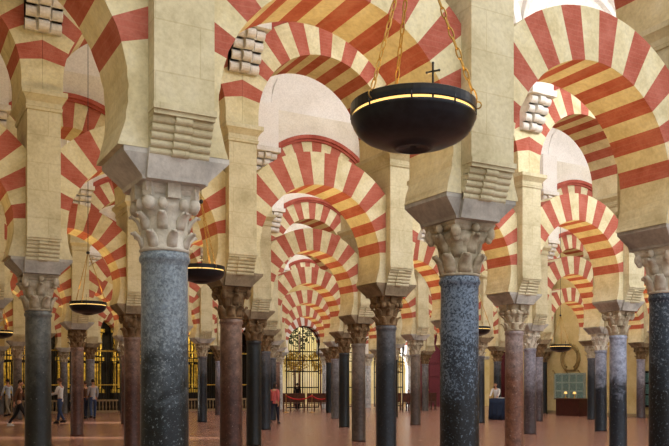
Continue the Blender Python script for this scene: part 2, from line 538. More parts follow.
def slab(mb, A, B, y0, y1, reds=None, soffit=True):
    """strip between polyline A (inner) and B (outer) in the xz plane, from y0 to y1"""
    n = len(A); b = len(mb.v)
    for (x, z) in A: mb.v.append((x, y0, z))
    for (x, z) in B: mb.v.append((x, y0, z))
    for (x, z) in A: mb.v.append((x, y1, z))
    for (x, z) in B: mb.v.append((x, y1, z))
    for i in range(n - 1):
        m = reds[i] if reds else 0
        a0, a1, b0_, b1, c0, c1, d0, d1 = b + i, b + i + 1, b + n + i, b + n + i + 1, b + 2 * n + i, b + 2 * n + i + 1, b + 3 * n + i, b + 3 * n + i + 1
        def deg(p, q): return (Vector(mb.v[p]) - Vector(mb.v[q])).length < 1e-5
        if deg(a0, b0_):
            mb.face((a0, a1, b1), m); mb.face((c0, d1, c1), m)
        elif deg(a1, b1):
            mb.face((a0, a1, b0_), m); mb.face((c0, d0, c1), m)
        else:
            mb.face((a0, a1, b1, b0_), m); mb.face((c0, d0, d1, c1), m)
        mb.face((a0, c0, c1, a1), m)
        mb.face((b0_, b1, d1, d0), m)
    if not (Vector(mb.v[b]) - Vector(mb.v[b + n])).length < 1e-5:
        mb.face((b, b + n, b + 3 * n, b + 2 * n), 0)
        mb.face((b + n - 1, b + 3 * n - 1, b + 4 * n - 1, b + 2 * n - 1), 0)

XL = H - .2           # lower arch is let into the pillars
LRI = 1.225
te = math.degrees(acos(-(LC - ZT) / LRI))
corner = 90 + math.degrees(math.atan((LC - ZT) / XL))
def lower_arch(seed, ph):
    rnd = random.Random(seed)
    mb = MB()
    an = ring_angles(te, (corner,), ph)
    A, B = [], []
    for a in an:
        s_, c_ = sin(radians(a)), cos(radians(a))
        A.append((LRI * s_, LC + LRI * c_))
        lim = LRO
        if abs(s_) > 1e-6: lim = min(lim, XL / abs(s_))
        if c_ < -1e-6: lim = min(lim, (LC - ZT) / -c_)
        lim = max(lim, LRI)
        B.append((lim * s_, LC + lim * c_))
    slab(mb, A, B, -LT, LT, [1 if is_red((an[i] + an[i + 1]) / 2, ph) else 0 for i in range(len(an) - 1)])
    for i, (x, y, z) in enumerate(mb.v):
        mb.v[i] = (x + (rnd.uniform(-.006, .006) if abs(x) < XL - .01 else 0), y, z)
    return mb.mesh('horseshoe_arch', [M['cream'], M['red']])
ME_LOW = [lower_arch(i, p) for i, p in enumerate((3, 6, -6, 8))]
ME_GATE = lower_arch(9, 2)
ME_GATE.materials[0] = M['plaster']
PHASE = {(-1, 0): 2, (0, 0): 3, (1, 0): 1, (1, 1): 1}

te2 = 90 + math.degrees(math.atan((UC - ZC1) / URI))
corner2 = 90 + math.degrees(math.atan((UC - ZC1) / (H - .002)))
XU = H - 0.002
mb = MB()
an = ring_angles(te2, (corner2, 90))
A, B = [], []
for a in an:
    s_, c_ = sin(radians(a)), cos(radians(a))
    ri = URI if abs(a) <= 90 else URI / abs(s_)
    A.append((ri * s_, UC + ri * c_))
    lim = URO
    if abs(s_) > 1e-6: lim = min(lim, XU / abs(s_))
    if c_ < -1e-6: lim = min(lim, (UC - ZC1) / -c_)
    B.append((lim * s_, UC + lim * c_))
slab(mb, A, B, -UT, UT, [1 if is_red((an[i] + an[i + 1]) / 2) else 0 for i in range(len(an) - 1)])
ME_UP = mb.mesh('voussoirs', [M['cream'], M['red']])
mb = MB()
tw = math.degrees(asin(XU / URO))
aa = [-tw + 2 * tw * i / 30 for i in range(31)]
slab(mb, [(URO * sin(radians(a)), UC + URO * cos(radians(a))) for a in aa], [(URO * sin(radians(a)), ZW) for a in aa], -UT, UT)
ME_SPAN = mb.mesh('spandrel_wall', [M['spandrel']])
mb = MB()
th_ = math.degrees(asin(XU / 2.06))
aa = [-th_ + 2 * th_ * i / 30 for i in range(31)]
for (r0, r1, pr) in ((URO - .02, 1.965, .05), (1.965, 2.06, .10)):
    P0 = [(r0 * sin(radians(a)), UC + r0 * cos(radians(a))) for a in aa]
    P1 = [(r1 * sin(radians(a)), UC + r1 * cos(radians(a))) for a in aa]
    slab(mb, P0, P1, -UT - pr, -UT + .01)
    slab(mb, P0, P1, UT - .01, UT + pr)
ME_HOOD = mb.mesh('hood_moulding', [M['hood']])

ROW = ['front', 'second', 'third', 'fourth', 'fifth', 'sixth', 'rearmost']
ORD = ['first', 'second', 'third', 'fourth', 'fifth', 'sixth', 'seventh', 'eighth', 'ninth', 'tenth', 'eleventh', 'twelfth']
# first and last column of every arcade, and the first one standing inside the picture
RANGE = {0: (-1, 3, 0), 1: (-1, 5, 0), 2: (0, 8, 1), 3: (0, 9, 1), 4: (0, 9, 1), 5: (0, 9, 1)}
LOOK = {(0, 0): ('bluegrey', 'capital_pale', 'impost_bright', 0), (1, 0): ('speckled', 'capital', 'impost', 1), (2, 0): ('darkspeck', 'capital_pale', 'impost', 1),
        (0, 1): ('greygreen', 'capital', 'impost', 1), (1, 1): ('redbrown', 'capital_brown', 'impost_warm', 1), (2, 1): ('slate', 'capital_brown', 'impost_warm', 0),
        (3, 1): ('rose', 'capital', 'impost', 0), (4, 1): ('bluepale', 'capital', 'impost', 1),
        (1, 2): ('redbrown', 'capital_brown', 'impost_warm', 1), (2, 2): ('black', 'capital_brown', 'impost_warm', 1), (3, 2): ('brown', 'capital_brown', 'impost_warm', 0),
        (4, 2): ('grey', 'capital', 'impost', 0), (5, 2): ('purple', 'capital_pale', 'impost', 0), (6, 2): ('bluepale', 'capital_pale', 'impost', 0), (7, 2): ('grey', 'capital', 'impost', 1),
        (1, 3): ('redbrown', 'capital_brown', 'impost', 0), (2, 3): ('grey', 'capital', 'impost', 1), (3, 3): ('slate', 'capital_brown', 'impost_warm', 0), (4, 3): ('black', 'capital_brown', 'impost_warm', 1),
        (5, 3): ('brown', 'capital', 'impost', 0), (6, 3): ('slate', 'capital', 'impost_warm', 0), (7, 3): ('purple', 'capital_brown', 'impost_warm', 1), (8, 3): ('slate', 'capital', 'impost_warm', 0), (9, 3): ('purple', 'capital_brown', 'impost_warm', 0),
        (3, 4): ('slate', 'capital', 'impost', 0), (4, 4): ('slate', 'capital', 'impost', 1), (5, 4): ('grey', 'capital_brown', 'impost', 0), (6, 4): ('black', 'capital', 'impost', 0), (8, 4): ('slate', 'capital_brown', 'impost_warm', 0)}
WORDS = {'darkspeck': 'near-black column with white flecks', 'bluegrey': 'blue-grey marble column, dark at the foot', 'speckled': 'blue-black speckled marble column', 'greygreen': 'grey-green marble column', 'redbrown': 'red-brown marble column',
         'rose': 'rosy veined marble column', 'slate': 'dark slate-grey column', 'black': 'blackish polished column', 'bluepale': 'pale blue column with a black foot',
         'purple': 'purplish grey marble column', 'brown': 'grey-brown marble column', 'grey': 'mid-grey marble column', 'white': 'white marble column'}
alts = ['slate', 'grey', 'brown', 'black', 'redbrown', 'purple']
FIT = {(0, 0): (.03, 1.0, 1.04), (1, 0): (-.01, 1.08, 1.05), (0, 1): (.02, .95, 1), (3, 1): (.04, 1, 1)}
def column(i, j):
    k = LOOK.get((i, j)) or (alts[(i * 5 + j * 3) % 6], ['capital', 'capital_brown'][(i + j) % 2], ['impost', 'impost_warm'][(i + j) % 2], (i * 3 + j) % 2)
    first = RANGE[j][2]
    if i < first:
        where = 'left outside the view, %s row of arches' % ROW[j]
    else:
        where = '%s from the left in the %s row' % (ORD[i - first], ROW[j])
    w = WORDS[k[0]]
    t = thing('arcade_column', w + ', ' + where, 'column', (i * PX, j * PY, 0), 0, 'columns carrying the %s row of arches' % ROW[j])
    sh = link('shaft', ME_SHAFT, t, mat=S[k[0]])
    cp = link('capital', ME_CAP[k[3]], t, mat=M[k[1]])
    if (i, j) in FIT:
        f = FIT[(i, j)]
        sh.location.x = cp.location.x = f[0]
        sh.scale.x = sh.scale.y = f[2]
    b = link('impost_block', ME_IMPOST, t, mat=M[k[2]])
    if (i, j) in FIT: b.location.x = FIT[(i, j)][0]
    p = link('pillar', ME_PILLAR, t)
    if (i, j) in FIT: p.location.x, p.scale.x = FIT[(i, j)][:2]
    link('corbel', ME_CORB[0], p)
    link('corbel', ME_CORB[1], p)
    link('cornice', ME_CORN, p)
    q = thing('scalloped_corbel', 'white vault corbel above the column ' + where, 'corbel', (i * PX, j * PY, 0), 0, 'vault corbels', ME_BRACK)
    link('pilaster', ME_PIL, q)
    return t

for j, (a, b, first) in RANGE.items():
    for i in range(a, b + 1):
        column(i, j)
    for i in range(a, b):
        if i < first:
            where = 'leftmost of the %s row, cut by the picture edge' % ROW[j]
        else:
            where = 'between the %s and %s columns of the %s row' % (ORD[i - first], ORD[i + 1 - first], ROW[j])
        t = thing('horseshoe_arch', 'red and cream striped lower arch, ' + where, 'arch', ((i + .5) * PX, j * PY, 0), 0, 'lower striped arches', ME_LOW[PHASE.get((i, j), 0 if (i + j) % 3 else 1)])
        t = thing('upper_arch', 'striped round upper arch, ' + where, 'arch', ((i + .5) * PX, j * PY, 0), 0, 'upper striped arches')
        link('voussoirs', ME_UP, t)
        link('spandrel_wall', ME_SPAN, t)
        link('hood_moulding', ME_HOOD, t)

# ------------------------------------------------------------------ shell
U0, U1, V0, VB = -5.0, 42.0, -13.5, 6 * PY
mb = MB(); mb.box(U0 - 12, U1 + 2, V0, VB + 16, -0.3, 0)
struct('floor', mb, [M['floor']])

# vaults: groined bays, one range per aisle, with plaster ribs and lunettes over the arches
for j in range(-1, 6):
    mb = MB()
    y0, y1 = j * PY + .42, (j + 1) * PY - .42
    cy, hw_ = (y0 + y1) / 2, (y1 - y0) / 2
    rise, rl, hl = 2.15, 1.5, PX / 2 - .27
    ie = (RANGE[j][1] if j >= 0 else 4)
    if j + 1 <= 5: ie = max(ie, RANGE[j + 1][1])
    ie = 9 if j < 5 else 10
    def hz(du, dv):
        zm = rise * sqrt(max(0, 1 - (dv / hw_) ** 2))
        zc_ = rl * sqrt(max(0, 1 - (du / hl) ** 2)) if abs(du) < hl else 0
        return ZW + max(zm, zc_)
    NU, NV = 16, 26
    for i in range(-2, ie):
        uc = (i + .5) * PX
        us = [-PX / 2] + [-hl * cos(pi * q / NU) for q in range(NU + 1)] + [PX / 2]
        vs_ = [-hw_ * cos(pi * q / NV) for q in range(NV + 1)]
        b = len(mb.v); n = len(vs_)
        for a in us:
            for c in vs_:
                mb.v.append((uc + a, cy + c, hz(a, c)))
        for p in range(len(us) - 1):
            for q in range(n - 1):
                mb.face((b + p * n + q, b + p * n + q + 1, b + (p + 1) * n + q + 1, b + (p + 1) * n + q), 0, True)
        for sg in (-1, 1):           # lunette wall and its rib
            A = [(uc - hl * cos(pi * q / 16), ZW - .02) for q in range(17)]
            B = [(uc - hl * cos(pi * q / 16), ZW + rl * sin(pi * q / 16) + .02) for q in range(17)]
            ye = cy + sg * (hw_ - .04)
            slab(mb, A, B, min(ye, ye + sg * .3), max(ye, ye + sg * .3))
            for (k0, k1, pr) in ((1.03, .90, .12),):
                R0 = [(uc - hl * k0 * cos(pi * q / 16), ZW + rl * k0 * sin(pi * q / 16)) for q in range(17)]
                R1 = [(uc - hl * k1 * cos(pi * q / 16), ZW + rl * k1 * sin(pi * q / 16)) for q in range(17)]
                ys = sorted((ye, ye - sg * pr))
                slab(mb, R1, R0, ys[0], ys[1])
    def arc(u, off, n=24):
        return [(u, cy - (hw_ - off) * cos(pi * q / n), ZW - .02 + (rise - off) * sin(pi * q / n)) for q in range(n + 1)]
    for i in range(-1, ie):
        u = i * PX
        R = [arc(u - .25, -.02), arc(u - .25, .12), arc(u - .18, .16), arc(u + .18, .16), arc(u + .25, .12), arc(u + .25, -.02)]
        b = len(mb.v); n = len(R[0])
        for r in R: mb.v += r
        for k in range(5):
            for q in range(n - 1):
                mb.face((b + k * n + q, b + k * n + q + 1, b + (k + 1) * n + q + 1, b + (k + 1) * n + q), 0, k == 2)
    struct('ceiling', mb, [M['plaster']])

# left wall, out of the picture: two doorways let the low sun in
mb = MB()
doors = [(21.5, 23.2), (32.2, 34.0)]
y = V0
for (d0, d1) in doors:
    mb.box(U0 - .4, U0, y, d0, 0, 11.2); mb.box(U0 - .4, U0, d0, d1, 3.0, 11.2); y = d1
mb.box(U0 - .4, U0, y, VB + 8, 0, 11.2)
struct('wall_left', mb, [M['pier']])

# back wall in line with the seventh row, pierced by arches
NB = 13
an = ring_angles(te, (corner,))
def low_outline(xl):
    out = []
    for a in an:
        s_, c_ = sin(radians(a)), cos(radians(a))
        lim = LRO
        if abs(s_) > 1e-6: lim = min(lim, xl / abs(s_))
        if c_ < -1e-6: lim = min(lim, (LC - ZT) / -c_)
        lim = max(lim, LRI)
        out.append((lim * s_, LC + lim * c_))
    return out
mb = MB()
SOLID = {10, 11, 12}
for i in range(-1, NB):
    c = (i + .5) * PX
    if i in SOLID:
        mb.box(c - H, c + H, VB - .3, VB + .3, 0, 11.2)
        continue
    t1 = math.degrees(asin(XL / LRO))
    aa = [-t1 + 2 * t1 * q / 24 for q in range(25)]
    A = [(c + LRO * sin(radians(a)), LC + LRO * cos(radians(a))) for a in aa]
    B = [(x, 11.2) for x, z in A]
    slab(mb, A, B, VB - .3, VB + .3)
    for sx in (-1, 1):
        x0, x1 = sorted((c + sx * XL, c + sx * H))
        mb.box(x0, x1, VB - .3, VB + .3, ZT, 11.2)
struct('wall_back', mb, [M['ochre']])
for i in range(0, NB + 1):
    t = thing('engaged_column', '%s column built against the back wall, %s from its left end' % ('white marble' if i >= 5 else 'grey marble', ORD[min(i, 11)]) if i < 12 else 'white marble column built against the far right end of the back wall',
              'column', (i * PX, VB, 0), 0, 'columns along the back wall')
    link('shaft', ME_SHAFT, t, mat=S['white' if i >= 5 else 'grey'])
    link('capital', ME_CAP[0], t, mat=M['capital_pale' if i >= 5 else 'capital'])
    link('impost_block', ME_IMPOST, t, mat=M['impost'])
for i in range(0, NB):
    if i in SOLID: continue
    t = thing('horseshoe_arch', 'red and white striped arch set in the back wall, %s from its left end' % ORD[i], 'arch', ((i + .5) * PX, VB, 0), 0, 'arches in the back wall', ME_LOW[i % 3] if i < 5 else ME_GATE)

# right wall between the ninth columns of the fourth and fifth rows
UR = 9 * PX + .42
mb = MB(); mb.box(UR, UR + .6, V0, 30.4, 0, 11.2)
struct('wall_right', mb, [M['ochre']])
mb = MB(); mb.box(UR - .05, UR, V0, 30.4, 0, .16)

struct('baseboard_right', mb, [M['balustrade']])
mb = MB(); mb.box(NB * PX, NB * PX + .4, 2 * PY, VB + .3, 0, 11.2)
struct('wall_far_right', mb, [M['ochre']])

def wall_y(x):          # y on the right wall seen at photo column x
    k = (x - CX) / F
    Z = (UR - CU) / (CT * k + ST)
    return cam2w(k * Z, Z)[1], F / Z

# ------------------------------------------------------------------ back gates
def gate(i, label, w=LRI):
    c = (i + .5) * PX
    t = thing('iron_gate', label, 'gate', (c, VB, 0), 0, 'iron gates in the back wall')
    mb = MB()
    n = 15
    xs = [-1.12 + 2.24 * k / (n - 1) for k in range(n)]
    for k, x in enumerate(xs):
        zt = LC + sqrt(max(LRI ** 2 - x * x, 0.02)) - .02
        r = .03 if k in (0, n // 2, n - 1) else .014
        mb.box(x - r, x + r, -r, r, 0.05, zt)
    link('bars', mb.mesh('bars', [M['iron']]), t)
    mb = MB()
    for z in (0.1, 1.35, 2.35, 3.05, 3.6):
        mb.box(-1.14, 1.14, -.03, .03, z - .035, z + .035)
    link('rails', mb.mesh('rails', [M['iron']]), t)
    mb = MB()
    pts = [(LRI * .97 * sin(radians(a)), 0, LC + LRI * .97 * cos(radians(a))) for a in range(-105, 106, 6)]
    mb.tube(pts, .035, 6)
    link('arched_frame', mb.mesh('arched_frame', [M['iron']]), t)
    mb = MB()
    for k in range(1, 6):
        mb.torus((-.93 + .31 * k, 0, 3.33), .13, .012, Matrix.Rotation(pi / 2, 3, 'X'), 12, 5)
    link('scrollwork', mb.mesh('scrollwork', [M['iron']]), t)
    return t
gate(6, 'black iron barred gate filling the small central arch of the back wall')
gate(7, 'black iron barred gate just right of the central one')
gate(8, 'black iron barred gate above the right-hand benches')

# sunlit patio beyond the gates
mb = MB(); mb.box(4.0 * PX, 15 * PX, VB + 9, VB + 9.4, 0, 6.5)
struct('wall_courtyard', mb, [M['garden']])
def shrub(x, y, z, r, label, mat='foliage'):
    rnd = random.Random(int(x * 10))
    t = thing('patio_shrub', label, 'shrub', (x, y, 0), 0, 'shrubs in the sunlit patio')
    mb = MB(); mb.tube([(0, 0, 0), (0.03, 0, z * .5), (0, 0, z)], [.07, .06, .04], 7)
    link('stem', mb.mesh('stem', [M['wood']]), t)
    mb = MB()
    for k in range(260):
        d = Vector((rnd.gauss(0, 1), rnd.gauss(0, 1), rnd.gauss(0, .8))).normalized() * r * rnd.uniform(.5, 1)
        s = rnd.uniform(.1, .18)
        a = Vector((rnd.gauss(0, 1), rnd.gauss(0, 1), rnd.gauss(0, 1))).normalized()
        bq = a.cross(Vector((.3, .5, .8))).normalized()
        c = d + Vector((0, 0, z))
        b = len(mb.v)
        mb.v += [tuple(c + a * s), tuple(c + bq * s * .5), tuple(c - a * s), tuple(c - bq * s * .5)]
        mb.face((b, b + 1, b + 2, b + 3))
    link('foliage', mb.mesh('foliage', [M[mat]]), t)
shrub(7.3 * PX, VB + 6.3, 3.1, .95, 'golden shrub behind the central gate, left of its middle bar')
shrub(7.95 * PX, VB + 6.3, 3.2, .95, 'golden shrub behind the central gate, right of its middle bar')
shrub(7.62 * PX, VB + 7.6, 5.3, 1.25, 'dark green tree crown seen through the top of the central gate', 'evergreen')
shrub(9.9 * PX, VB + 6.6, 3.2, 1.1, 'golden shrub behind the right-hand gate')

# gilded chapels behind dark grilles, left half of the back wall
mb = MB()
mb.box(-.8 * PX, 5.6 * PX, VB + 4.0, VB + 4.3, 0, 8)
mb.box(5.6 * PX, 5.6 * PX + .3, VB + .3, VB + 4.3, 0, 8)
mb.box(-.8 * PX, 5.6 * PX, VB + .3, VB + 4.3, 7.7, 8)
struct('wall_chapel', mb, [plain('dark_chapel_wall', srgb(26, 20, 15), 0.9)])
def grille(i, where):
    c = (i + .5) * PX
    t = thing('chapel_grille', 'dark iron grille with gilt rail, ' + where, 'grille', (c, VB + .05, 0), 0, 'iron grilles of the chapels')
    mb = MB()
    for k in range(19):
        x = -1.26 + 2.52 * k / 18
        r = .03 if k % 6 == 0 else .015
        mb.box(x - r, x + r, -r, r, .3, 3.36)
    link('bars', mb.mesh('bars', [M['iron']]), t)
    mb = MB(); mb.box(-1.3, 1.3, -.05, .05, 3.36, 3.44); mb.box(-1.3, 1.3, -.04, .04, 1.5, 1.56)
    link('gilt_rail', mb.mesh('gilt_rail', [M['gilt']]), t)
    mb = MB()
    for k in range(4):
        mb.torus((-.9 + .6 * k, 0, 3.68), .24, .025, Matrix.Rotation(pi / 2, 3, 'X'), 14, 5)
    link('scroll_crest', mb.mesh('scroll_crest', [M['iron']]), t)
    mb = MB()
    mb.box(-1.3, 1.3, -.14, .02, .0, .12); mb.box(-1.3, 1.3, -.14, .02, .62, .72)
    for k in range(14):
        mb.lathe([(.03, .12), (.05, .3), (.03, .45), (.04, .62)], 8, 0, (-1.22 + 2.44 * k / 13, -.06, 0))
    link('balustrade', mb.mesh('balustrade', [M['balustrade']]), t)
def retable(i, where):
    c = (i + .5) * PX
    t = thing('gilded_altarpiece', 'tall gilded altarpiece glowing behind the iron grille, ' + where, 'altarpiece', (c, VB + 3.6, 0), 0, 'gilded altarpieces in the chapels')
    mb = MB()
    mb.box(-1.35, 1.35, -.6, .3, 0, 1.05)
    link('altar_base', mb.mesh('altar_base', [M['blackwood']]), t)
    mb = MB(); mb.box(-1.35, 1.35, .1, .35, 1.05, 5.6)
    link('back_panel', mb.mesh('back_panel', [M['blackwood']]), t)
    mb = MB()
    for x in (-1.2, -.45, .45, 1.2):
        for (z0, z1) in ((1.25, 2.9), (3.2, 4.6)):
            mb.lathe([(.1, z0), (.1, z0 + .08), (.065, z0 + .12), (.075, (z0 + z1) / 2), (.06, z1 - .15), (.11, z1 - .05), (.11, z1)], 10, 0, (x, 0, 0))
    link('gilt_columns', mb.mesh('gilt_columns', [M['gilt']]), t)
    for z in (1.05, 2.95, 4.65):
        mb = MB(); mb.box(-1.4, 1.4, -.14, .12, z, z + .2)
        link('gilt_cornice', mb.mesh('gilt_cornice', [M['gilt']]), t)
    mb = MB()
    for k in range(7):
        h_ = .5 * cos((k - 3) / 3.6 * pi / 2)
        mb.box(-.9 + .3 * k - .13, -.9 + .3 * k + .13, -.08, .12, 4.85, 4.9 + h_)
    link('gilt_cresting', mb.mesh('gilt_cresting', [M['gilt']]), t)
    mb = MB()
    for (z0, z1) in ((1.35, 2.8), (3.25, 4.55)):
        for (x0, x1) in ((-1.05, -.6), (-.3, .3), (.6, 1.05)):
            mb.box(x0, x1, .0, .1, z0, z1)
            mb.ball(((x0 + x1) / 2, -.02, (z0 + z1) / 2), .13, .1, .45, 10, 8)
            mb.ball(((x0 + x1) / 2, -.02, (z0 + z1) / 2 + .52), .09, .09, .11, 10, 8)
    link('gilt_carving', mb.mesh('gilt_carving', [M['gilt']]), t)
for i in range(0, 6):
    grille(i, '%s bay of the back wall from the left' % ORD[i])
for i in range(0, 5):
    retable(i, '%s bay from the left' % ORD[i])

# doors and curtain at the right end of the back wall
mb = MB()
c = 9.5 * PX
mb.box(c - 1.33, c + 1.33, VB + .1, VB + .18, 0, 5.4)
for sx in (-1, 1):
    for k in range(4):
        mb.box(c + sx * .58 - .42, c + sx * .58 + .42, VB + .05, VB + .1, .25 + k * .92, 1.0 + k * .92)
o = struct('door_1', mb, [M['maroon']])
mb = MB(); mb.ball((c - .06, VB + .03, 1.15), .05); mb.ball((c + .06, VB + .03, 1.15), .05)
link('door_handle', mb.mesh('door_handle', [M['brass']]), o)
def drape(name, label, cat, loc, w, z0, z1, mat, rz=0):
    mb = MB()
    n = 40
    A = []
    for k in range(n + 1):
        x = -w / 2 + w * k / n
        A.append((x, .05 * sin(k * 1.55)))
    rings = [[(x, y - .01, z) for x, y in A] + [(x, y + .01, z) for x, y in A[::-1]] for z in (z0, (z0 + z1) / 2, z1)]
    mb.loft(rings, 0, True)
    t = thing(name, label, cat, loc, rz)
    link('cloth', mb.mesh('cloth', [mat]), t)
    mb = MB(); mb.tube([(-w / 2 - .1, 0, z1 + .02), (w / 2 + .1, 0, z1 + .02)], .025, 8)
    link('curtain_rail', mb.mesh('curtain_rail', [M['iron']]), t)
yq = wall_y(504.5)[0]
drape('curtain', 'dark red hanging curtain on the ochre right wall beyond the navy table', 'curtain', (UR - .14, yq, 0), 1.3, .05, 3.4, M['curtain'], pi / 2)

# ------------------------------------------------------------------ hanging lamps
def chain_mesh(mb, p0, p1, link_len=.075, r=.007):
    p0, p1 = Vector(p0), Vector(p1)
    d = p1 - p0; L = d.length; d.normalize()
    n = max(2, int(L / link_len))
    up = Vector((0, 1, 0)) if abs(d.y) < .8 else Vector((1, 0, 0))
    for k in range(n):
        c = p0 + d * (L * (k + .5) / n)
        a = d.cross(up).normalized(); b = d.cross(a).normalized()
        if k % 2: a, b = b, -a
        m = Matrix((a, d, b)).transposed()
        mb.torus(c, .017, r, m, 10, 5, 0, (L / n * .62) / .017)

ME_BOWL = None
def lamp(x, Z, zr, label, power, spin, dia=1.0, apex=1.36, fine=True):
    u, v = depth_pt(x, Z)
    t = thing('hanging_lamp', label, 'lamp', (u, v, zr), spin, 'bowl lamps hung on chains')
    t.scale = (dia, dia, dia)
    n = 56 if fine else 28
    mb = MB()
    FL = .8
    outer = [(.497, -.098), (.505, -.105), (.505, -.125), (.497, -.14), (.485, -.185), (.455, -.245), (.40, -.30), (.32, -.345), (.235, -.375), (.165, -.392), (.155, -.405), (.14, -.413), (.125, -.408), (.11, -.392), (.03, -.388)]
    inner = [(.02, -.36), (.12, -.365), (.30, -.32), (.42, -.25), (.47, -.17), (.482, -.098)]
    outer = [(r, -.098 + (z + .098) * FL) for r, z in outer]
    inner = [(r, -.098 + (z + .098) * FL) for r, z in inner]
    mb.lathe(outer + inner, n)
    mb.f.pop(); mb.mi.pop(); mb.sm.pop()
    # close the lip
    b = 0; L = len(outer + inner)
    for i in range(n):
        mb.face((i, (i + 1) % n, (L - 1) * n + (i + 1) % n, (L - 1) * n + i))
    link('bowl', mb.mesh('bowl', [M['ironpaint']]), t)
    mb = MB()
    prof = [(.5, -.08), (.508, -.074), (.508, 0.0), (.5, .006), (.485, .004), (.485, -.074), (.5, -.08)]
    mb.loft([[(r * cos(2 * pi * i / n), r * sin(2 * pi * i / n), z) for i in range(n)] for r, z in prof], 0, False, False)
    link('rim_band', mb.mesh('rim_band', [M['ironpaint']]), t)
    mb = MB()
    prof = [(.487, -.098), (.487, -.076), (.475, -.076), (.475, -.098), (.487, -.098)]
    mb.loft([[(r * cos(2 * pi * i / n), r * sin(2 * pi * i / n), z) for i in range(n)] for r, z in prof], 0, False, False)
    link('light_strip', mb.mesh('light_strip', [M['strip']]), t)
    for k in range(9 if fine else 0):
        a = 2 * pi * k / 9 + .25
        mb = MB()
        mb.tube([(.503 * cos(a), .503 * sin(a), -.12), (.503 * cos(a), .503 * sin(a), -.05)], .007, 6)
        link('strip_tie', mb.mesh('strip_tie', [M['ironpaint']]), t)
    for k in range(3):
        a = 2 * pi * k / 3 + .3
        p = Vector((.5 * cos(a), .5 * sin(a), .01))
        mb = MB()
        if fine:
            chain_mesh(mb, p, (0.02 * cos(a), .02 * sin(a), apex), .085)
        else:
            mb.tube([p, (0.02 * cos(a), .02 * sin(a), apex)], .011, 6)
        ch = link('chain', mb.mesh('chain', [M['brass']]), t)
        mb = MB()
        mb.torus((.515 * cos(a), .515 * sin(a), -.035), .028, .006, Matrix.Rotation(a, 3, 'Z') @ Matrix.Rotation(pi / 2, 3, 'X'), 10, 5)
        link('ring', mb.mesh('ring', [M['brass']]), ch)
    mb = MB()
    a = -1.88 - spin
    cx_, cy_ = .497 * cos(a), .497 * sin(a)
    mb.box(cx_ - .006, cx_ + .006, cy_ - .006, cy_ + .006, -.1, .15)
    mb.box(cx_ - .05, cx_ + .05, cy_ - .006, cy_ + .006, .085, .098)
    for dx, dz in ((-.05, .0915), (.05, .0915), (0, .155)):
        mb.ball((cx_ + dx, cy_, dz), .011, n=8, m=6)
    link('cross_finial', mb.mesh('cross_finial', [M['ironpaint']]), t)
    mb = MB()
    mb.ball((0, 0, apex + .03), .05)
    top = (10.8 - zr) / dia
    mb.tube([(0, 0, apex + .05), (0, 0, top)], .009, 6)
    link('suspension_cable', mb.mesh('suspension_cable', [M['ironpaint']]), t)
    li = bpy.data.lights.new('lamp_bulb_light', 'POINT')
    li.energy = power; li.color = (1.0, .60, .24); li.shadow_soft_size = .12
    lo = bpy.data.objects.new('lamp_bulb_light', li); COL.objects.link(lo)
    lo.location = (u, v, zr - .03 * dia)
    return t
M['strip'] = glow('warm_lamp_strip', srgb(255, 206, 120), 1.6)
lamp(413.2, 4.87, 3.325, 'large black iron bowl lamp on brass chains, nearest and biggest of the hanging lamps', 12, -1.056, .75)
lamp(201, 12.35, 3.43, 'black bowl lamp partly hidden behind the blue-grey front column', 18, .5, .72)
lamp(88, 16.9, 3.34, 'black bowl lamp on a long cable between the left-hand columns', 22, -.3, .75, fine=False)
lamp(1, 27.0, 3.4, 'black bowl lamp cut by the left edge of the photo', 40, .4, .76, fine=False)
lamp(477.5, 21.5, 3.14, 'black bowl lamp just right of the speckled front column', 30, .9, .68, fine=False)
lamp(560.5, 32.0, 3.16, 'brass-rimmed bowl lamp in front of the ochre right wall', 30, .4, .84, fine=False)

# ------------------------------------------------------------------ benches, rope, wall display, table
def bench(u, v, rz, w, label):
    t = thing('wooden_bench', label, 'bench', (u, v, 0), rz, 'wooden benches by the back gates')
    mb = MB(); mb.box(-w / 2, w / 2, -.22, .22, .43, .47)
    link('seat', mb.mesh('seat', [M['wood']]), t)
    mb = MB(); mb.box(-w / 2, w / 2, -.27, -.21, .94, 1.04); mb.box(-w / 2, w / 2, -.255, -.225, .5, .94)
    link('backrest', mb.mesh('backrest', [M['wood']]), t)
    for sx in (-1, -.33, .33, 1):
        x = sx * (w / 2 - .04)
        mb = MB(); mb.box(x - .03, x + .03, -.29, -.2, 0, 1.0); mb.box(x - .03, x + .03, .15, .21, 0, .43); mb.box(x - .025, x + .025, -.2, .15, .12, .17)
        link('leg', mb.mesh('leg', [M['wood']]), t)
def bench_px(x0, x1, y, label):
    a, b = Vector(floor_pt(x0, y)), Vector(floor_pt(x1, y))
    d = b - a
    bench((a.x + b.x) / 2, (a.y + b.y) / 2, atan2(d.y, d.x), d.length, label)
bench_px(283, 305, 411.0, 'long brown wooden bench under the red rope, left of the central gate')
bench_px(307, 329, 411.0, 'long brown wooden bench under the red rope, right of the central gate')
bench_px(384, 401, 410.5, 'brown wooden bench beside the slate column, left of the grey-brown column')
bench_px(402, 421, 410.5, 'brown wooden bench behind the grey-brown column in the fourth row')
bench_px(422, 436, 409.5, 'brown wooden bench left of the speckled front column, before the maroon door')

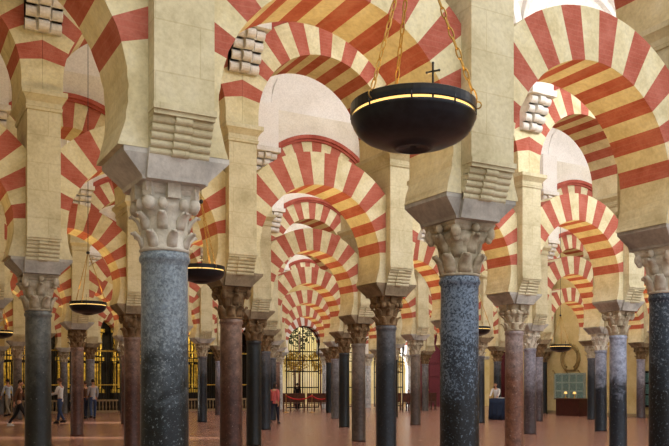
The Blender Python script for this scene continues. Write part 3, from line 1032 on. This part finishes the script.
def stanchion(x, y, label):
    u, v = floor_pt(x, y)
    t = thing('rope_stanchion', label, 'stanchion', (u, v, 0), 0, 'posts of the red rope barrier')
    mb = MB(); mb.lathe([(.16, 0), (.16, .02), (.03, .05)], 16)
    link('base', mb.mesh('base', [M['brass']]), t)
    mb = MB(); mb.lathe([(.022, .05), (.022, .95), (.04, .97), (.03, 1.02), (.01, 1.03)], 12)
    link('post', mb.mesh('post', [M['brass']]), t)
    return Vector((u, v, .93))
posts = [stanchion(286, 412.5, 'brass rope post near the woman in pink'), stanchion(312, 412.5, 'brass rope post in the middle of the red rope'), stanchion(331, 412.5, 'brass rope post beside the grey column in the fifth row')]
mb = MB()
pts = []
for a, b in zip(posts, posts[1:]):
    for k in range(11):
        f = k / 10
        p = a.lerp(b, f); p.z -= .26 * 4 * f * (1 - f) * .8
        pts.append(p)
mb.tube(pts, .035, 8)
thing('barrier_rope', 'red rope sagging between brass posts before the wooden benches', 'rope', me=mb.mesh('barrier_rope', [M['rope']]))

# wall display on the ochre right wall
ya, s1 = wall_y(586); yb, s2 = wall_y(556)
yc = (ya + yb) / 2; wd = yb - ya
t = thing('wall_display', 'glazed display of green printed panels on the ochre right wall', 'display', (UR - .02, yc, 0))
mb = MB(); mb.box(-.08, 0, -wd / 2, wd / 2, .75, 2.15)
link('back_board', mb.mesh('back_board', [M['paleframe']]), t)
for r in range(3):
    for c in range(4):
        y0 = -wd / 2 + .12 + c * (wd - .12) / 4
        mb = MB(); mb.box(-.1, -.08, y0, y0 + (wd - .12) / 4 - .12, .82 + r * .44, .82 + r * .44 + .36)
        link('printed_panel', mb.mesh('printed_panel', [M['panelgreen']]), t)
mb = MB(); mb.box(-.16, -.14, -wd / 2, wd / 2, .75, 2.15)
link('glass_front', mb.mesh('glass_front', [M['glass']]), t)
mb = MB()
for k in range(3):
    mb.tube([(-.1, -wd / 2 + .3 + k * wd / 2.4, 2.15), (-.24, -wd / 2 + .3 + k * wd / 2.4, 2.32), (-.3, -wd / 2 + .3 + k * wd / 2.4, 2.26)], .02, 6)
link('picture_lights', mb.mesh('picture_lights', [M['brass']]), t)

ya, s1 = wall_y(598); yb, s2 = wall_y(575)
t = thing('ticket_counter', 'dark red wooden counter standing before the green wall display', 'counter', (UR - 1.3, (ya + yb) / 2 - .35, 0))
wd = yb - ya
mb = MB(); mb.box(-.4, .4, -wd / 2, wd / 2, 0, .82)
link('body', mb.mesh('body', [M['darkwood']]), t)
mb = MB(); mb.box(-.45, .45, -wd / 2 - .05, wd / 2 + .05, .82, .87)
link('counter_top', mb.mesh('counter_top', [M['wood']]), t)
cu_, cv_ = UR - 1.3, (ya + yb) / 2 - .35
for k, (dy, lab) in enumerate(((.5, 'small lit brass table lamp at the left end of the dark counter'), (-.1, 'small lit brass table lamp at the middle of the dark counter'))):
    q = thing('table_lamp', lab, 'lamp', (cu_, cv_ + dy, .87), 0, 'lit lamps on the counter')
    mb = MB(); mb.lathe([(.08, 0), (.08, .02), (.015, .04), (.015, .25)], 12)
    link('base', mb.mesh('base', [M['brass']]), q)
    mb = MB(); mb.lathe([(.09, .22), (.09, .23), (.05, .33), (.04, .33)], 16)
    link('lamp_shade', mb.mesh('lamp_shade', [glow('lit_lamp_shade', srgb(255, 206, 120), .8)]), q)

# blind horseshoe moulding above the display
yc, s_ = wall_y(571)
zc = EYE + (HY - 358) / s_
mb = MB()
for (r, rr) in ((.62, .07), (.5, .05)):
    pts = [(-.03, r * 1.0 * sin(radians(a)), r * 1.12 * cos(radians(a))) for a in range(-150, 151, 10)]
    mb.tube(pts, rr, 8)
mb.tube([(-.03, -.36, -.62), (-.03, .36, -.62)], .06, 8)
thing('blind_arch_moulding', 'ochre horseshoe moulding ringed on the right wall above the display', 'moulding', (UR - .03, yc, zc), 0, None, mb.mesh('blind_arch_moulding', [plain('olive_moulding_stone', srgb(150, 128, 78), 0.85)]))

ya, s1 = wall_y(652); yb, s2 = wall_y(645)
t = thing('wall_display', 'narrow dark display panel on the right wall beside the speckled column', 'display', (UR - .02, (ya + yb) / 2, 0))
mb = MB(); mb.box(-.08, 0, -(yb - ya) / 2, (yb - ya) / 2, .5, 2.2)
link('back_board', mb.mesh('back_board', [M['iron']]), t)
for r in range(3):
    mb = MB(); mb.box(-.1, -.08, -(yb - ya) / 2 + .1, (yb - ya) / 2 - .1, .6 + r * .53, 1.05 + r * .53)
    link('printed_panel', mb.mesh('printed_panel', [M['panelgreen']]), t)

# navy table near the right columns
u, v = floor_pt(500, 419.5)
t = thing('draped_table', 'small table under a floor-length navy cloth between slate and rosy columns', 'table', (u, v, 0), TH)
mb = MB()
def drp(z, k):
    out = []
    for q in range(48):
        a = 2 * pi * q / 48
        m_ = max(abs(cos(a)) / .45, abs(sin(a)) / .35)
        r = 1 / m_ * (1 + k * .035 * sin(q * 2.1))
        out.append((r * cos(a), r * sin(a), z))
    return out
mb.loft([drp(.01, 2.4), drp(.3, 1.8), drp(.74, .4), drp(.95, 0)], 0, True)
link('tablecloth', mb.mesh('tablecloth', [M['navycloth']]), t)
mb = MB(); mb.box(-.16, .16, -.1, .1, 0, .03)
mb.xform(Matrix.Translation((-.12, -.1, .955)))
thing('paper_stack', 'white papers stacked on the navy table', 'papers', (u, v, 0), TH, None, mb.mesh('paper_stack', [M['paper']]))

# ------------------------------------------------------------------ people
def skinned(name, verts, edges, rads, root, sub=1):
    me = bpy.data.meshes.new(name)
    me.from_pydata([tuple(v) for v in verts], edges, [])
    o = bpy.data.objects.new(name, me)
    COL.objects.link(o)
    o.modifiers.new('Skin', 'SKIN')
    sv = me.skin_vertices[0].data
    for k, r in enumerate(rads):
        sv[k].radius = r if isinstance(r, tuple) else (r, r)
        sv[k].use_root = (k == root)
    s = o.modifiers.new('Sub', 'SUBSURF'); s.levels = sub; s.render_levels = sub
    dg = bpy.context.evaluated_depsgraph_get(); dg.update()
    res = bpy.data.meshes.new_from_object(o.evaluated_get(dg))
    bpy.data.objects.remove(o)
    bpy.data.meshes.remove(me)
    return res

def person(u, v, face, h, label, top, legs, hair='hair_dark', stride=.0, arms=(0, 0), elbow=(.25, .25), shoes='cloth_black', sit=False, long_hair=False, lean=0.0, skirt=False):
    """face: heading; the figure looks along its local +y; arms: forward swing of each upper arm; elbow: extra forearm bend"""
    t = thing('person', label, 'person', (u, v, 0), face)
    k = h / 1.75
    J = {}
    hip = .93 if not sit else .48
    J['pel'] = Vector((0, 0, hip)); J['sp'] = Vector((0, .01 + lean * .3, hip + .2)); J['ch'] = Vector((0, .0 + lean * .7, hip + .41)); J['nk'] = Vector((0, .0 + lean, hip + .56)); J['hd'] = Vector((0, .02 + lean, hip + .64)); J['tp'] = Vector((0, .02 + lean, hip + .76))
    for n, sx in (('L', -1), ('R', 1)):
        sw = arms[0 if sx < 0 else 1]; el = elbow[0 if sx < 0 else 1]
        J['sh' + n] = J['ch'] + Vector((sx * .175, 0, .08))
        d = Vector((sx * .12, sin(sw), -cos(sw))).normalized()
        J['el' + n] = J['sh' + n] + d * .28
        d2 = Vector((-sx * .05, sin(sw + el), -cos(sw + el))).normalized()
        J['wr' + n] = J['el' + n] + d2 * .25
        J['ha' + n] = J['wr' + n] + d2 * .09
        J['dir' + n] = d2
        J['hp' + n] = J['pel'] + Vector((sx * .095, 0, -.04))
        st = stride * sx
        if sit:
            J['kn' + n] = J['hp' + n] + Vector((sx * .04, .42, .02)); J['an' + n] = J['kn' + n] + Vector((0, .02, -.38))
        else:
            fw = st * .5
            bend = .12 if st < 0 else .03
            J['kn' + n] = J['hp' + n] + Vector((sx * .01, .42 * sin(fw) + bend * .5, -.42 * cos(fw)))
            J['an' + n] = Vector((sx * .1, .80 * sin(fw) - bend * .3, .085 + (.05 if st < -.2 else 0)))
        J['to' + n] = J['an' + n] + Vector((0, .15, -.05))
    def S_(keys, edges, rads, root, name, sub=1):
        idx = {q: i for i, q in enumerate(keys)}
        me = skinned(name, [J[q] * k for q in keys], [(idx[a], idx[b]) for a, b in edges], [(r * k if not isinstance(r, tuple) else (r[0] * k, r[1] * k)) for r in rads], idx[root], sub)
        return me
    keys = ['pel', 'sp', 'ch', 'nk', 'hd', 'shL', 'elL', 'wrL', 'haL', 'shR', 'elR', 'wrR', 'haR', 'hpL', 'knL', 'anL', 'toL', 'hpR', 'knR', 'anR', 'toR']
    ed = [('pel', 'sp'), ('sp', 'ch'), ('ch', 'nk'), ('nk', 'hd'), ('pel', 'hpL'), ('hpL', 'knL'), ('knL', 'anL'), ('anL', 'toL'), ('pel', 'hpR'), ('hpR', 'knR'), ('knR', 'anR'), ('anR', 'toR'),
          ('ch', 'shL'), ('shL', 'elL'), ('elL', 'wrL'), ('wrL', 'haL'), ('ch', 'shR'), ('shR', 'elR'), ('elR', 'wrR'), ('wrR', 'haR')]
    ra = [(.115, .092), (.105, .082), (.12, .09), .05, .05, .055, .04, .028, .03, .055, .04, .028, .03, .08, .055, .04, .035, .08, .055, .04, .035]
    body = S_(keys, ed, ra, 'pel', 'body')
    # head, face, hands joined into the body mesh
    mb = MB()
    c = J['hd'] + Vector((0, .015, .075))
    n, m = 20, 14
    rings = []
    for q in range(1, m):
        a = pi * q / m - pi / 2
        ring = []
        for i in range(n):
            b = 2 * pi * i / n
            rx, ry = .073 * cos(a), .092 * cos(a)
            if a < 0: rx *= 1 - .18 * (-a / 1.57); ry *= 1 - .08 * (-a / 1.57)
            y = ry * sin(b); x = rx * cos(b)
            ring.append((c.x + x, c.y + y + (.012 if a < 0 and y > 0 else 0), c.z + .118 * sin(a)))
        rings.append(ring)
    mb.loft(rings, 0, True)
    b0_ = len(mb.v)
    mb.v += [(c.x - .014, c.y + .085, c.z - .03), (c.x + .014, c.y + .085, c.z - .03), (c.x, c.y + .115, c.z - .028), (c.x, c.y + .088, c.z + .02), (c.x, c.y + .08, c.z - .04)]
    for q in ((0, 2, 3), (2, 1, 3), (0, 4, 2), (4, 1, 2)): mb.face([b0_ + i for i in q])
    for sx in (-1, 1):
        mb.ball((c.x + sx * .076, c.y - .005, c.z - .005), .012, .022, .032, 8, 6)
        mb.ball((c.x + sx * .03, c.y + .082, c.z + .008), .012, .009, .008, 8, 6, 1)
    mb.ball((c.x, c.y + .092, c.z - .062), .022, .008, .007, 8, 6, 2)
    for nme, sx in (('L', -1), ('R', 1)):
        p = J['ha' + nme]; d = J['dir' + nme]
        side = Vector((0, 1, 0)) if abs(d.y) < .7 else Vector((0, 0, 1))
        side = (side - d * side.dot(d)).normalized()
        inn = d.cross(side).normalized() * (1 if True else 1)
        for f in range(4):
            s0 = p + side * (.027 - .018 * f) - d * .02
            ln = (.07, .08, .075, .058)[f]
            mb.tube([s0, s0 + d * (ln * .5 + .02), s0 + d * (ln * .8 + .02) - Vector((sx * .012, 0, 0)), s0 + d * (ln + .018) - Vector((sx * .03, 0, 0))], [.010, .0095, .0085, .006], 6)
        s0 = J['wr' + nme] + d * .035 + side * .025
        mb.tube([s0, s0 + side * .03 + d * .025, s0 + side * .04 + d * .06], [.012, .0105, .007], 6)
    for i in range(len(mb.v)): mb.v[i] = tuple(Vector(mb.v[i]) * k)
    fm = mb.mesh('face', [M['skin'], M['eye'], plain('lips', srgb(168, 96, 88), .5)])
    bm = bmesh.new(); bm.from_mesh(body)
    for f in bm.faces: f.smooth = True; f.material_index = 0
    bm.from_mesh(fm)
    body.materials.clear()
    bm.to_mesh(body); bm.free(); bpy.data.meshes.remove(fm)
    for q in (M['skin'], M['eye'], M['skin']): body.materials.append(q)
    link('body', body, t)
    def cloth(name, keys, ed, rads, root, mat):
        me = S_(keys, ed, rads, root, name)
        for p in me.polygons: p.use_smooth = True
        me.materials.clear(); me.materials.append(mat)
        link(name, me, t)
    J['hem'] = J['pel'] + Vector((0, 0, -.11)); J['col'] = J['nk'] + Vector((0, 0, -.03))
    for nme in 'LR':
        J['cuff' + nme] = J['wr' + nme].lerp(J['el' + nme], .12)
    cloth('shirt', ['hem', 'pel', 'sp', 'ch', 'col', 'shL', 'elL', 'cuffL', 'shR', 'elR', 'cuffR'],
          [('hem', 'pel'), ('pel', 'sp'), ('sp', 'ch'), ('ch', 'col'), ('ch', 'shL'), ('shL', 'elL'), ('elL', 'cuffL'), ('ch', 'shR'), ('shR', 'elR'), ('elR', 'cuffR')],
          [(.138, .112), (.134, .108), (.124, .1), (.138, .108), .058, .064, .05, .04, .064, .05, .04], 'sp', M[top])
    J['waist'] = J['pel'] + Vector((0, 0, .1))
    for nme in 'LR': J['low' + nme] = J['an' + nme] + Vector((0, 0, .0))
    cloth('trousers', ['waist', 'pel', 'hpL', 'knL', 'lowL', 'hpR', 'knR', 'lowR'],
          [('waist', 'pel'), ('pel', 'hpL'), ('hpL', 'knL'), ('knL', 'lowL'), ('pel', 'hpR'), ('hpR', 'knR'), ('knR', 'lowR')],
          [(.128, .104), (.13, .106), .09, .066, .052, .09, .066, .052], 'pel', M[legs])
    for nme in 'LR':
        mb = MB()
        a = J['an' + nme]
        z = a.z - .085
        def sh(zz, w, l0, l1): return [(a.x + w * cos(2 * pi * q / 14), a.y + .045 + (l1 if sin(2 * pi * q / 14) > 0 else l0) * sin(2 * pi * q / 14), z + zz) for q in range(14)]
        mb.loft([sh(0, .048, .11, .15), sh(.03, .05, .11, .155), sh(.06, .046, .1, .12), sh(.1, .042, .085, .03)], 0, True)
        for i in range(len(mb.v)): mb.v[i] = tuple(Vector(mb.v[i]) * k)
        link('shoe', mb.mesh('shoe', [M[shoes]]), t)
    mb = MB()
    rings = []
    for q in range(0, 8):
        a = -.25 + (pi / 2 + .2) * q / 7.6
        ring = []
        for i in range(20):
            b = 2 * pi * i / 20
            front = max(0, sin(b))
            aa_ = a + front * .75 * (1 - q / 7)
            ring.append((c.x + .082 * cos(aa_) * cos(b), c.y - .004 + .100 * cos(aa_) * sin(b), c.z + .008 + .124 * sin(aa_)))
        rings.append(ring)
    mb.loft(rings, 0, True)
    if long_hair:
        mb.loft([[(c.x + .075 * cos(b) * w, c.y - .045 + .05 * sin(b) * w, c.z + zz) for b in [2 * pi * i / 14 for i in range(14)]] for zz, w in ((.03, .9), (-.06, 1.0), (-.16, .9), (-.22, .5))], 0, True)
    for i in range(len(mb.v)): mb.v[i] = tuple(Vector(mb.v[i]) * k)
    link('hair', mb.mesh('hair', [M[hair]]), t)
    return t
# heading helper: 0 = walking away from the viewer, +90 deg = towards the photo's left
def head(deg):
    return -TH + radians(deg)
def person_px(x, y, deg, h, label, **kw):
    u, v = floor_pt(x, y)
    return person(u, v, head(deg), h, label, **kw)
person_px(8.0, 416.5, 60, 1.82, 'man in pale shirt and grey trousers walking at the far left edge', top='cloth_paleblue', legs='cloth_khaki', stride=.6, arms=(.3, -.3))
person_px(19.5, 427.5, -80, 1.74, 'striding person in brown jacket and black trousers, half behind the left column', top='cloth_brown', legs='cloth_black', stride=.95, shoes='cloth_white', arms=(.4, -.4))
person_px(60.5, 423.8, 80, 1.82, 'man in white shirt and jeans looking down at his hands, left', top='cloth_white', legs='cloth_jeans', stride=.45, arms=(.35, .45), elbow=(1.1, 1.1), hair='hair_brown')
person_px(93.0, 419, 30, 1.8, 'person in grey shirt and jeans standing right of the red-brown column', top='cloth_grey', legs='cloth_jeans', stride=.3, arms=(.1, .1), elbow=(.9, .3))
person_px(85.5, 418.6, 60, 1.72, 'person in brown top standing close beside the one in grey', top='cloth_brown', legs='cloth_darkblue', stride=.2, hair='hair_brown')
person_px(274.5, 424, -20, 1.66, 'woman in pink top and dark trousers walking near the rope barrier', top='cloth_pink', legs='cloth_darkblue', stride=.45, long_hair=True, arms=(.2, -.2))
person_px(297.5, 409.0, 10, 1.62, 'dark-clothed person standing behind the benches at the central gate', top='cloth_black', legs='cloth_black')
person_px(496.5, 418.2, 150, 1.66, 'person in white shirt leaning over the navy table', top='cloth_white', legs='cloth_darkblue', arms=(.5, .5), elbow=(.6, .6), lean=.12)
ub, vb = floor_pt(408.5, 410.2)
person(ub, vb, head(175), 1.65, 'person in pink top seated on a bench behind the grey-brown column', 'cloth_pink', 'cloth_darkblue', sit=True, hair='hair_brown', arms=(.5, .5), elbow=(.5, .5))

# ------------------------------------------------------------------ light
w = bpy.data.worlds.new('sky'); SC.world = w; w.use_nodes = True
bg = w.node_tree.nodes['Background']
bg.inputs[0].default_value = (.95, .97, 1.0, 1); bg.inputs[1].default_value = 1.1

def area(name, loc, rot, sx, sy, power, color=(1, 1, 1), spread=180):
    li = bpy.data.lights.new(name, 'AREA'); li.shape = 'RECTANGLE'; li.size = sx; li.size_y = sy
    li.energy = power; li.color = color; li.spread = radians(spread)
    o = bpy.data.objects.new(name, li); COL.objects.link(o)
    o.location = loc; o.rotation_euler = rot
    return o
# low sun through the left doorways
sun = bpy.data.lights.new('sun', 'SUN'); sun.energy = 16.0; sun.angle = radians(.6); sun.color = (1, .93, .82)
so = bpy.data.objects.new('sun', sun); COL.objects.link(so)
dv = Vector((CT, -ST, -tan(radians(12))))
so.rotation_euler = dv.to_track_quat('-Z', 'Y').to_euler()
# added area fill below the vaults (lun, down) and the cornice lighting of the vaults (up)
WARM = (1, .67, .21)
def bay(j, u0, u1, lun, down, up, glow_, cd=(.97, .98, 1), cu=(.97, .97, 1)):
    """lun: added fill onto the arch faces from over the nearer arcade; down: added fill from under the vault; up: cornice lighting
    of the vault; glow_: added warm fill thrown up along the aisle"""
    cy = (j + .5) * PY
    uc, w_ = (u0 + u1) / 2, u1 - u0
    if lun: area('lunette_fill', (uc, j * PY + .8, ZW + .45), (radians(58), 0, 0), w_, .9, lun, cd)  # unseen fill lighting the arch faces; the lunettes are solid
    if down: area('vault_fill', (uc, cy, ZW + 1.5), (0, 0, 0), w_, 1.6, down, cd)  # unseen downward fill; the vault has no openings
    if up: area('cornice_uplight', (uc, cy, ZW - .3), (pi, 0, 0), w_, 2.5, up, cu)
    if glow_: area('aisle_warm_fill', (uc, cy, 3.3), (pi, 0, 0), w_, .7, glow_, WARM)  # unseen warm fill, added apart from the hung lamps
HALF = (1, .88, .70)
bay(-1, -4, 4, 150, 100, 20, 30)
bay(-1, 4, 18, 250, 200, 20, 40)
bay(0, -5, 5, 14, 8, 6, 85, HALF)
bay(0, 5, 18, 640, 60, 0, 60)
bay(1, -4, 6, 10, 10, 22, 68, HALF)
bay(1, 6, 26, 400, 80, 70, 80)
bay(2, -4, 6, 10, 12, 22, 85, HALF)
bay(2, 6, 29, 420, 120, 220, 70)
bay(3, -4, 8, 12, 15, 22, 80, HALF)
bay(3, 8, 29, 360, 120, 200, 60)
bay(4, -4, 8, 12, 15, 22, 80, HALF)
bay(4, 8, 29, 360, 120, 200, 60)
bay(5, -4, 10, 12, 15, 22, 70, HALF)
bay(5, 10, 40, 380, 120, 200, 60)
for j, (a, b, first) in RANGE.items():      # added warm area fill at capital height for the soffits, no fixtures
    for i in range(a, b):
        area('soffit_fill', ((i + .5) * PX, j * PY, 3.15), (pi, 0, 0), 1.2, .25, (2.5 if i < 0 else 11.0, 8.0 if i < 1 else 15.0, 15, 14, 14, 14)[j], (1, .66, .26), 120)
area('patio_daylight', (7.5 * PX, VB + 5, 8.5), (radians(30), 0, 0), 14, 3, 600, (1, .98, .95))
# candle-warm light in the chapels, daylight in the patio
for i in (0, 1, 2, 3, 4):
    area('chapel_light', ((i + .5) * PX, VB + 1.6, 5.2), (radians(40), 0, 0), 1.6, .5, 50, (1, .84, .5), 120)

# ------------------------------------------------------------------ camera and view
cd = bpy.data.cameras.new('camera'); co = bpy.data.objects.new('camera', cd); COL.objects.link(co)
cd.sensor_width = 36; cd.lens = 36 * F / 669
cd.shift_x = 0; cd.shift_y = (HY - 223) / 669
cd.clip_end = 300; cd.clip_start = .05
co.location = (CU, CV, EYE)
co.rotation_euler = (pi / 2, 0, -TH)
SC.camera = co
vs = SC.view_settings
SC.display_settings.display_device = 'sRGB'
vs.view_transform = 'Standard'; vs.look = 'None'; vs.exposure = 0.0; vs.gamma = 1.0; vs.use_curve_mapping = False
